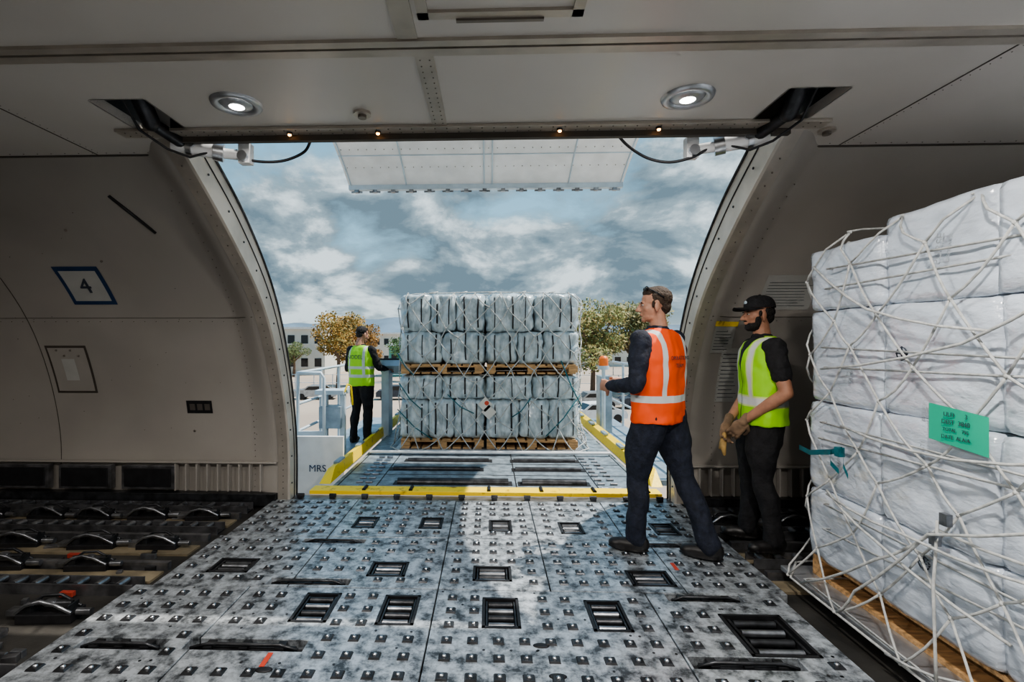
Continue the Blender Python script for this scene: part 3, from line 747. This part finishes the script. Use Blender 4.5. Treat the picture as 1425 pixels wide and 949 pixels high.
tree((19.5,60,GZ),12,4.2,(.22,.23,.09),(.30,.25,.1),seed=7)
tree((9.0,80,GZ),7.2,3.5,(.12,.17,.06),(.08,.12,.05),seed=9)
def building(x0,x1,y0,y1,h,m,nx,nf):
    g=group('airport_building',(0,0,GZ)); mb=MB()
    mb.bx(x0,x1,y0,y1,0,h,0); mb.bx(x0-.4,x1+.4,y0-.4,y1+.4,h,h+.35,1)
    for f in range(nf):
        for i in range(nx):
            xx=x0+(x1-x0)*(i+.5)/nx; z=h*(f+.55)/nf
            mb.box((xx,y0-.02,z),((x1-x0)/nx*.5,.1,h/nf*.36),2); mb.box((xx,y0-.06,z-h/nf*.2),((x1-x0)/nx*.58,.16,.1),1)
    mb.obj('building_block',[m,M['white'],M['glass']],g)
cream=mat('cream_render',(.66,.64,.58),.8,0,.05,.5); teal=mat('green_roof',(.12,.35,.30),.6)
building(-58,-29,88,100,8.2,cream,12,2); building(-26,-14,112,122,7.6,cream,6,2); building(-13,8,150,165,6.6,M['white'],9,1); building(12,46,120,135,6.3,cream,12,2)
building(-17,-13.5,85,92,5.2,teal,2,1)
def car(loc,rz,m):
    g=group('parked_car',loc,rz); mb=MB()
    body=[(-2.1,.35),(-2.1,.8),(-1.9,.95),(-1.2,1.0),(-.7,1.42),(.7,1.45),(1.35,1.0),(2.0,.88),(2.15,.6),(2.1,.35)]
    n=len(body); vs=[(x,y,z) for y in(-.85,.85) for x,z in body]
    mb.add(vs,[tuple(range(n))]+[tuple(range(2*n-1,n-1,-1))]+[(i,(i+1)%n,n+(i+1)%n,n+i) for i in range(n)],0)
    for y in(-.86,.86): mb.add([(-1.05,y,1.02),(-.62,y,1.36),(.62,y,1.38),(1.15,y,1.02)],[(0,1,2,3)],1)
    mb.add([(1.33,-.7,1.03),(1.33,.7,1.03),(.76,.7,1.41),(.76,-.7,1.41)],[(0,1,2,3)],1); mb.add([(-1.2,-.7,1.04),(-1.2,.7,1.04),(-.76,.7,1.39),(-.76,-.7,1.39)],[(0,1,2,3)],1)
    for x in(-1.35,1.35):
        for y in(-.8,.8): mb.cyl((x,y-.1,.33),(x,y+.1,.33),.33,2,18)
    mb.obj('car_body',[m,M['glass'],M['black']],g,bevel=.03)
cc=[M['white'],mat('car_silver',(.4,.42,.44),.3,.6),mat('car_dark',(.04,.05,.07),.3)]
for i,(x,y,r) in enumerate(((-24,53,.1),(-18,52,.1),(-9.5,52,.1),(8,38,.2),(9.5,46,.1),(14,46,.1))): car((x,y,GZ),r,cc[i%3])
mb=MB()
for i in range(60): mb.cyl((-60+i*2.2,58,GZ),(-60+i*2.2,58,GZ+2.2),.05,0,6)
for z in(.3,1.2,2.15): mb.cyl((-60,58,GZ+z),(70,58,GZ+z),.03,0,6)
mb.obj('perimeter_fence',[M['railp']])
for x,y in((6.5,70),(-8.5,90),(22,90)):
    mb=MB(); mb.tube([(0,0,0),(0,0,9),(.3,0,9.6),(1.4,0,9.8)],.08,0,8); mb.box((1.6,0,9.78),(.6,.25,.12),0); mb.obj('street_lamp',[M['greyblue']],loc=(x,y,GZ))
mb=MB(); n=120; vs=[]
for i in range(n+1):
    x=-900+1800*i/n; h=38+22*noise.noise(Vector((x*.004,1.3,0)))+8*noise.noise(Vector((x*.02,4,0)))
    vs+=[(x,700,GZ),(x,800,GZ+h*.65+3*noise.noise(Vector((x*.05,7,0)))),(x,880,GZ+h+6),(x,990,GZ)]
mb.add(vs,[(i*4+k,(i+1)*4+k,(i+1)*4+k+1,i*4+k+1) for i in range(n) for k in range(3)],0,True)
mb.obj('distant_hills',[mat('hill_haze',(.13,.19,.25),.9,0,.25,.01)])

# ------------------------------------------------------------ people
def vest_mat(name,col,bandcol,neck,hb=((1.03,1.08),),vx=(.085,.135),edge=None):
    m=bpy.data.materials.new(name); m.use_nodes=True; nt=m.node_tree; b=nt.nodes['Principled BSDF']; b.inputs['Roughness'].default_value=.65
    tc=nt.nodes.new('ShaderNodeTexCoord'); sp=nt.nodes.new('ShaderNodeSeparateXYZ'); nt.links.new(tc.outputs['Object'],sp.inputs[0])
    def mth(op,a,bv,c=None):
        nd=nt.nodes.new('ShaderNodeMath'); nd.operation=op
        for i,v in enumerate((a,bv,c)):
            if v is None: continue
            if isinstance(v,(int,float)): nd.inputs[i].default_value=v
            else: nt.links.new(v,nd.inputs[i])
        return nd.outputs[0]
    X,Y,Z=sp.outputs; ax=mth('ABSOLUTE',X,None)
    def rng(v,a,c): return mth('MULTIPLY',mth('GREATER_THAN',v,a),mth('LESS_THAN',v,c))
    def mix(f,a,c):
        nd=nt.nodes.new('ShaderNodeMix'); nd.data_type='RGBA'; nt.links.new(f,nd.inputs[0])
        if isinstance(a,tuple): nd.inputs[6].default_value=(*a,1)
        else: nt.links.new(a,nd.inputs[6])
        nd.inputs[7].default_value=(*c,1); return nd.outputs[2]
    nz=nt.nodes.new('ShaderNodeTexNoise'); nz.inputs['Scale'].default_value=9; nt.links.new(tc.outputs['Object'],nz.inputs['Vector'])
    base=mix(mth('MULTIPLY',nz.outputs['Fac'],.5),col,tuple(c*.6 for c in col))
    vert=mth('MULTIPLY',rng(ax,vx[0],vx[1]),mth('GREATER_THAN',Z,hb[0][0]))
    bands=vert
    for a,c in hb: bands=mth('MAXIMUM',bands,rng(Z,a,c))
    if edge:
        e=mth('MULTIPLY',rng(ax,vx[0]-.012,vx[1]+.012),mth('GREATER_THAN',Z,hb[0][0]))
        for a,c in hb: e=mth('MAXIMUM',e,rng(Z,a-.012,c+.012))
        base=mix(e,base,edge)
    base=mix(bands,base,bandcol)
    fr=mth('GREATER_THAN',Y,.02)
    v=mth('LESS_THAN',ax,mth('MULTIPLY',mth('SUBTRACT',Z,1.24),.36))
    base=mix(mth('MULTIPLY',fr,mth('MAXIMUM',v,mth('LESS_THAN',ax,.006))),base,neck)
    nt.links.new(base,b.inputs['Base Color'])
    bp=nt.nodes.new('ShaderNodeBump'); bp.inputs['Strength'].default_value=.3; bp.inputs['Distance'].default_value=.02; nt.links.new(nz.outputs['Fac'],bp.inputs['Height']); nt.links.new(bp.outputs['Normal'],b.inputs['Normal'])
    return m
def hand(g,w,d,nrm,side,m,name,curl=.6,sc=1.0,spread=.02):
    w=Vector(w); d=Vector(d).normalized(); nrm=Vector(nrm); nrm=(nrm-d*nrm.dot(d)).normalized(); s=d.cross(nrm)*side
    mb=MB(); Rm=Matrix((s,d,nrm)).transposed()
    mb.chain([w-d*.03,w+d*.015],[.028*sc,.028*sc])
    mb.ell(w+d*.055*sc,(.044*sc,.056*sc,.019*sc),0,14,10,Rm)
    mb.ell(w+d*.08*sc,(.042*sc,.03*sc,.016*sc),0,14,10,Rm)
    L=[.072,.080,.075,.060]
    for i in range(4):
        b=w+d*.088*sc+s*((1.5-i)*spread)*sc; a=curl*.45; pts=[b-d*.02]; p=b; pts.append(p)
        for k in range(3):
            v=d*math.cos(a)+nrm*math.sin(a)+s*(1.5-i)*.06
            p=p+v.normalized()*L[i]*sc*(.42,.32,.26)[k]; pts.append(p); a+=curl*(.9+.08*i)
        mb.chain(pts,[.0095*sc,.0098*sc,.009*sc,.0085*sc,.0075*sc],n=8)
    b=w+d*.02*sc+s*.03*sc
    t1=b+(d*.55+s*.7+nrm*.45).normalized()*.042*sc; t2=t1+(d*.8+s*.2+nrm*.6).normalized()*.03*sc; t3=t2+(d*.85-s*.1+nrm*.6).normalized()*.025*sc
    mb.chain([b,t1,t2,t3],[.015*sc,.0115*sc,.0105*sc,.009*sc],n=8)
    o=mb.obj(name,[m],g); remesh(o,.0042,3); return o
def person(name,loc,rz,J,skin='skin',shirt='navy',pants='navy',vest=None,sleeve='long',head_yaw=0,head_pitch=0,hair='hairb',beard=None,cap=False,glasses=False,lean=0,glove=None,curl=.7,build=1.0,scale=1.0):
    g=group(name,loc,rz); g.scale=(scale,)*3
    def ln(z): return lean*max(0,z-.95)
    mb=MB(); hl,hr=J['hipL'],J['hipR']
    mb.loft([(0,0,.86,.10*build,.09),(0,0,.90,.165*build,.115),(0,0,.98,.168*build,.122),(0,ln(1.05),1.06,.158*build,.118)],0)
    for s in'LR':
        h,k,a=[Vector(J[q+s]) for q in('hip','knee','ank')]
        mid=h.lerp(k,.5)+Vector((0,.012,0)); cm=k.lerp(a,.4)+Vector((0,-.015,0))
        mb.chain([h,mid,k,cm,a],[.100*build,.090*build,.071,.070,.066])
    o=mb.obj('trousers',[M[pants]],g); remesh(o,.011,5,.014,11,.6)
    mb=MB()
    mb.loft([(0,0,.93,.155*build,.112),(0,ln(1.1),1.08,.155*build,.115),(0,ln(1.2),1.2,.162*build,.12),(0,ln(1.32),1.32,.178*build,.122),(0,ln(1.42),1.42,.178*build,.112),(0,ln(1.475),1.475,.13,.09),(0,ln(1.51)+.0,1.515,.072,.072),(0,ln(1.53)+.005,1.535,.06,.064)],0)
    for s in'LR':
        sh,el,wr=[Vector(J[q+s]) for q in('sh','el','wr')]
        if sleeve=='long': mb.chain([sh,sh.lerp(el,.5),el,el.lerp(wr,.4),wr],[.072,.063,.055,.051,.037])
        else: 
            e=sh.lerp(el,.62); mb.chain([sh,sh.lerp(el,.35),e],[.074,.068,.064])
    o=mb.obj('shirt',[M[shirt]],g); remesh(o,.010,4,.011,14)
    if sleeve!='long':
        mb=MB()
        for s in'LR':
            sh,el,wr=[Vector(J[q+s]) for q in('sh','el','wr')]
            mb.chain([sh.lerp(el,.4),el,el.lerp(wr,.35),wr],[.049,.044,.043,.028])
        o=mb.obj('arms',[M[skin]],g); remesh(o,.008,3)
    if vest:
        mb=MB()
        mb.loft([(0,.0,.89,.190*build,.145),(0,0,.95,.187*build,.143),(0,ln(1.1),1.08,.178*build,.140),(0,ln(1.2),1.2,.184*build,.145),(0,ln(1.32),1.32,.190*build,.147),(0,ln(1.42),1.42,.178*build,.132),(0,ln(1.47),1.475,.147*build,.105),(0,ln(1.5),1.51,.088,.082)],0,28)
        o=mb.obj('safety_vest',[vest],g); remesh(o,.010,3,.014,9,.7)
    hd=Vector((0,ln(1.66)+.03,1.665)); HR=Matrix.Rotation(head_yaw,4,'Z')@Matrix.Rotation(head_pitch,4,'X')
    hg=bpy.data.objects.new('head_pivot',None); hg.location=hd; hg.rotation_euler=HR.to_euler(); hg.parent=g; bpy.context.collection.objects.link(hg)
    mb=MB(); E=mb.ell
    E((0,-.012,.045),(.076,.096,.088)); E((0,.02,-.01),(.064,.074,.085)); E((0,.03,-.065),(.052,.052,.042)); E((0,.066,-.088),(.024,.02,.02))
    E((0,.080,.028),(.044,.014,.010)); mb.chain([(0,.088,.022),(0,.103,-.004),(0,.113,-.024)],[.008,.010,.013],n=8); E((.011,.1,-.028),(.009,.01,.008)); E((-.011,.1,-.028),(.009,.01,.008))
    E((0,.086,-.049),(.022,.012,.006)); E((0,.084,-.059),(.019,.012,.007)); E((.04,.058,-.015),(.02,.02,.02)); E((-.04,.058,-.015),(.02,.02,.02))
    for sx in(-1,1): E((sx*.079,-.006,-.002),(.009,.02,.033),rot=Matrix.Rotation(sx*-.3,3,'Z')); E((sx*.079,-.004,-.03),(.008,.01,.012))
    mb.chain([(0,-.012,-.03),(0,-.022,-.09),(0,-.03,-.16)],[.058,.055,.062])
    o=mb.obj('head',[M[skin]],hg); remesh(o,.005,3)
    mb=MB()
    for sx in(-1,1): mb.ell((sx*.029,.078,.010),(.0115,.010,.0062)); mb.ell((sx*.030,.0865,.010),(.005,.003,.005),1); mb.ell((sx*.03,.088,.0265),(.018,.006,.004),1)
    mb.obj('eyes',[M['eye'],M['hairk']],hg)
    mb=MB()
    if not cap:
        mb.ell((0,-.026,.058),(.081,.095,.085)); mb.ell((0,.015,.092),(.064,.062,.044)); mb.ell((0,-.06,.0),(.066,.05,.055))
    else:
        mb.ell((0,-.03,.03),(.080,.088,.06)); mb.ell((0,-.062,-.01),(.064,.045,.05))
    for sx in(-1,1): mb.ell((sx*.070,.018,.012),(.008,.012,.026))
    o=mb.obj('hair',[M[hair]],hg); remesh(o,.006,2,.003,50)
    if beard:
        mb=MB(); mb.ell((0,.032,-.070),(.057,.056,.044)); mb.ell((0,.066,-.086),(.03,.025,.026)); mb.ell((0,.088,-.040),(.027,.010,.006))
        for sx in(-1,1): mb.ell((sx*.056,.024,-.035),(.013,.024,.036))
        o=mb.obj('beard',[M[beard]],hg); remesh(o,.006,2,.003,60)
    if cap:
        mb=MB(); n=24; vs=[]
        for j in range(8):
            ph=j/7*math.pi/2
            for i in range(n):
                t=2*math.pi*i/n; vs.append((math.cos(t)*.087*math.cos(ph)**.7,-.012+math.sin(t)*.108*math.cos(ph)**.7,.058+.092*math.sin(ph)))
        mb.add(vs,[(j*n+i,j*n+(i+1)%n,(j+1)*n+(i+1)%n,(j+1)*n+i) for j in range(7) for i in range(n)],0,True)
        for zz in(0,-.007):
            k=12; vv=[]
            for i in range(k+1):
                a=math.pi*i/k; x=math.cos(a)*.078; yi=-.012+math.sin(a)*.10; yo=.085+math.sin(a)**.6*.085
                dz=-.25*abs(x)-.0
                vv+=[(x,yi,.062+zz+dz*.3),(x,max(yi,yo),.060+zz+dz)]
            mb.add(vv,[(2*i,2*i+1,2*i+3,2*i+2) for i in range(k)],0,True)
        mb.ell((0,-.012,.151),(.008,.008,.005)); mb.ell((0,.088,.095),(.02,.006,.014),1)
        mb.obj('cap',[M['blk'],M['railp']],hg)
    if glasses:
        mb=MB()
        for sx in(-1,1):
            mb.ell((sx*.034,.055,.122),(.03,.014,.018)); mb.tube([(sx*.062,.05,.12),(sx*.082,.0,.09),(sx*.084,-.05,.055)],.004,0,6)
        mb.tube([(-.01,.07,.122),(.01,.07,.122)],.004,0,6); mb.obj('sunglasses',[M['glass']],hg)
    mb=MB()
    for s in'LR':
        a=Vector(J['ank'+s]); f=J.get('foot'+s,0); Rm=Matrix.Rotation(f,3,'Z'); c=Vector((a.x,a.y,0)); zo=a.z-.09
        def p(x,y,z): return c+Rm@Vector((x,y,z))+Vector((0,0,zo))
        mb.ell(p(0,.055,.045),(.047,.125,.042),0,16,10,Rm); mb.ell(p(0,-.03,.06),(.042,.06,.058),0,14,10,Rm); mb.ell(p(0,.13,.04),(.046,.055,.036),0,14,10,Rm)
        mb.chain([p(0,-.01,.06),p(0,-.005,.13)],[.046,.046]); mb.ell(p(0,.05,.016),(.05,.14,.016),0,18,6,Rm)
    o=mb.obj('shoes',[M['shoe']],g); remesh(o,.008,2)
    for v in o.data.vertices: v.co.z=max(v.co.z,.002)
    for s,sd in(('L',1),('R',-1)):
        el,wr=Vector(J['el'+s]),Vector(J['wr'+s]); d=Vector(J.get('hd'+s,wr-el)); nn=J.get('hn'+s,((1 if s=='L' else -1),0,0))
        hand(g,wr+(wr-el).normalized()*.01,d,nn,J.get('side'+s,sd),M[glove] if glove else M[skin],'hand_'+s,curl,1.12 if glove else 1.0)
    return g
def base(**k):
    J=dict(hipL=(-.09,0,.93),hipR=(.09,0,.93),kneeL=(-.11,.02,.5),kneeR=(.11,.02,.5),ankL=(-.12,-.02,.09),ankR=(.12,-.02,.09),footL=.2,footR=-.2,
           shL=(-.185,0,1.435),shR=(.185,0,1.435),elL=(-.25,-.03,1.14),elR=(.25,-.03,1.14),wrL=(-.25,.03,.89),wrR=(.25,.03,.89))
    J.update(k); return J
ov=vest_mat('orange_vest',(.98,.10,.012),(.55,.58,.58),(.016,.02,.034),((1.03,1.075),),(.105,.14),edge=None)
g=person('man_orange_vest',(1.17,3.52,0),math.radians(40),base(kneeL=(-.11,.09,.50),ankL=(-.11,.10,.09),kneeR=(.14,-.10,.50),ankR=(.16,-.27,.09),hipL=(-.10,.0,.92),hipR=(.10,-.02,.92),footL=.45,footR=.35,
    shL=(-.205,0,1.435),shR=(.205,0,1.435),elL=(-.275,-.01,1.15),wrL=(-.20,.24,1.12),elR=(.26,.0,1.15),wrR=(.02,.27,1.13),hdL=(.3,.9,.02),hdR=(-.85,.5,.02),hnL=(.8,-.3,-.1),hnR=(-.4,-.7,.1)),
    skin='skin',shirt='navy',pants='navy',vest=ov,head_yaw=.72,hair='hairb',glasses=True,curl=.75,build=1.2,scale=1.02)
text('OPERATIONS','vest_text',.036,M['ink'],(.0,-.158,1.32),(math.pi/2,0,0),g)
text('TEAM','vest_text',.036,M['ink'],(.0,-.156,1.27),(math.pi/2,0,0),g)
lv=vest_mat('lime_vest',(.36,.80,.02),(.60,.62,.60),(.012,.012,.014),((1.03,1.085),),(.105,.14),edge=(.60,.75,.25))
g=person('man_lime_vest',(1.95,3.66,0),math.radians(82),base(kneeL=(-.10,.04,.5),kneeR=(.11,.05,.5),ankL=(-.12,-.03,.09),ankR=(.13,.05,.09),
    shL=(-.205,0,1.435),shR=(.205,0,1.435),elL=(-.27,-.05,1.13),wrL=(-.14,.16,.93),elR=(.27,-.02,1.13),wrR=(.02,.22,.90),hdL=(.25,.5,-.8),hdR=(-.3,.3,-.85),hnL=(.8,-.2,.1),hnR=(-.8,-.2,.0)),
    skin='skin2',shirt='blk',pants='blk',vest=lv,sleeve='short',head_yaw=.12,hair='hairk',beard='hairk',cap=True,curl=.6,build=1.2,glove='glove',scale=.985)
mb=MB(); mb.ell((-.03,.27,.76),(.03,.02,.06)); mb.chain([(-.03,.27,.80),(-.05,.28,.72),(-.045,.27,.66)],[.02,.022,.012]); mb.chain([(-.01,.27,.80),(-.02,.29,.70)],[.016,.012]); remesh(mb.obj('held_gloves',[M['glovey']],g),.006,2)
lv2=vest_mat('lime_vest_back',(.38,.82,.03),(.50,.55,.52),(.012,.012,.014),((1.02,1.065),(1.15,1.19)),(.11,.15))
g=person('loader_worker',(-1.95,7.62,-.1),math.radians(-22),base(elR=(.27,.08,1.17),wrR=(.25,.33,1.14),elL=(-.27,.02,1.15),wrL=(-.18,.22,1.05),hnR=(0,0,-1),hnL=(1,0,0),kneeL=(-.12,.04,.5),ankL=(-.15,.0,.09),ankR=(.13,-.02,.09)),
    skin='skin',shirt='blk',pants='blk',vest=lv2,head_yaw=-.3,head_pitch=-.2,hair='hairk',curl=.5,build=1.15,scale=.99)
text('NODEL','vest_text',.085,M['ink'],(0,-.163,1.33),(math.pi/2,0,0),g)

# ------------------------------------------------------------ world
w=bpy.data.worlds.new('World'); bpy.context.scene.world=w; w.use_nodes=True; nt=w.node_tree; nt.nodes.clear()
N=nt.nodes.new; L=nt.links.new
tc=N('ShaderNodeTexCoord'); sp=N('ShaderNodeSeparateXYZ'); L(tc.outputs['Generated'],sp.inputs[0])
def mth(op,a,b=None,c=None):
    nd=N('ShaderNodeMath'); nd.operation=op
    for i,v in enumerate((a,b,c)):
        if v is None: continue
        if isinstance(v,(int,float)): nd.inputs[i].default_value=v
        else: L(v,nd.inputs[i])
    return nd.outputs[0]
def cvec(dx,dz):
    zz=mth('ADD',mth('MAXIMUM',mth('ADD',sp.outputs[2],dz),0),.38)
    cb=N('ShaderNodeCombineXYZ'); L(mth('DIVIDE',mth('ADD',sp.outputs[0],dx),zz),cb.inputs[0]); L(mth('DIVIDE',sp.outputs[1],zz),cb.inputs[1]); L(mth('MULTIPLY',sp.outputs[2],1.2),cb.inputs[2])
    return cb.outputs[0]
def nz(v,s,d,r,di=0):
    n=N('ShaderNodeTexNoise'); n.inputs['Scale'].default_value=s; n.inputs['Detail'].default_value=d; n.inputs['Roughness'].default_value=r; n.inputs['Distortion'].default_value=di; L(v,n.inputs['Vector']); return n.outputs['Fac']
v0=cvec(0,0); v1=cvec(.035,.035)
a0=nz(v0,2.7,11,.56,.25); a1=nz(v1,2.7,11,.56,.25); big=nz(v0,1.3,3,.5)
cov=mth('ADD',mth('MULTIPLY_ADD',a0,.55,mth('MULTIPLY',big,.45)),mth('MULTIPLY',mth('SUBTRACT',.27,sp.outputs[2]),.75))
r1=N('ShaderNodeValToRGB'); r1.color_ramp.elements[0].position=.40; r1.color_ramp.elements[1].position=.50; L(cov,r1.inputs['Fac'])
lit=mth('ADD',mth('MULTIPLY',mth('SUBTRACT',a0,a1),3.0),mth('MULTIPLY_ADD',big,.7,.12))
r2=N('ShaderNodeValToRGB'); r2.color_ramp.elements[0].position=.25; r2.color_ramp.elements[0].color=(.115,.17,.21,1); r2.color_ramp.elements[1].position=.85; r2.color_ramp.elements[1].color=(.56,.66,.70,1)
e=r2.color_ramp.elements.new(.55); e.color=(.22,.295,.34,1); L(lit,r2.inputs['Fac'])
rb=N('ShaderNodeValToRGB'); rb.color_ramp.elements[0].color=(.34,.55,.65,1); rb.color_ramp.elements[1].color=(.08,.25,.42,1); rb.color_ramp.elements[1].position=.6; L(sp.outputs[2],rb.inputs['Fac'])
mx=N('ShaderNodeMix'); mx.data_type='RGBA'; L(r1.outputs['Color'],mx.inputs[0]); L(rb.outputs['Color'],mx.inputs[6]); L(r2.outputs['Color'],mx.inputs[7])
hz=N('ShaderNodeValToRGB'); hz.color_ramp.elements[0].position=0; hz.color_ramp.elements[0].color=(.7,.7,.7,1); hz.color_ramp.elements[1].position=.08; hz.color_ramp.elements[1].color=(0,0,0,1); L(sp.outputs[2],hz.inputs['Fac'])
mx2=N('ShaderNodeMix'); mx2.data_type='RGBA'; L(hz.outputs['Color'],mx2.inputs[0]); L(mx.outputs[2],mx2.inputs[6]); mx2.inputs[7].default_value=(.42,.52,.55,1)
bg=N('ShaderNodeBackground'); bg.inputs['Strength'].default_value=1.2; L(mx2.outputs[2],bg.inputs['Color'])
ou=N('ShaderNodeOutputWorld'); L(bg.outputs[0],ou.inputs[0])
sl=bpy.data.lights.new('sun','SUN'); sl.energy=5.0; sl.angle=.012; sl.color=(1,.94,.85)
so=bpy.data.objects.new('sun',sl); so.rotation_euler=Vector((-.50,-.12,-1)).to_track_quat('-Z','Y').to_euler(); so.location=(10,10,30); bpy.context.collection.objects.link(so)

# ------------------------------------------------------------ camera
cam=bpy.data.cameras.new('camera'); co=bpy.data.objects.new('camera',cam); bpy.context.collection.objects.link(co)
cam.sensor_width=36; cam.lens=36*700/1425; cam.shift_x=56.5/1425; cam.clip_end=3000; cam.clip_start=.05
co.location=(0,0,1.46); co.rotation_euler=(math.pi/2,0,math.radians(2))
sc=bpy.context.scene; sc.camera=co
sc.view_settings.view_transform='AgX'; sc.view_settings.look='AgX - Medium High Contrast'; sc.view_settings.exposure=.42
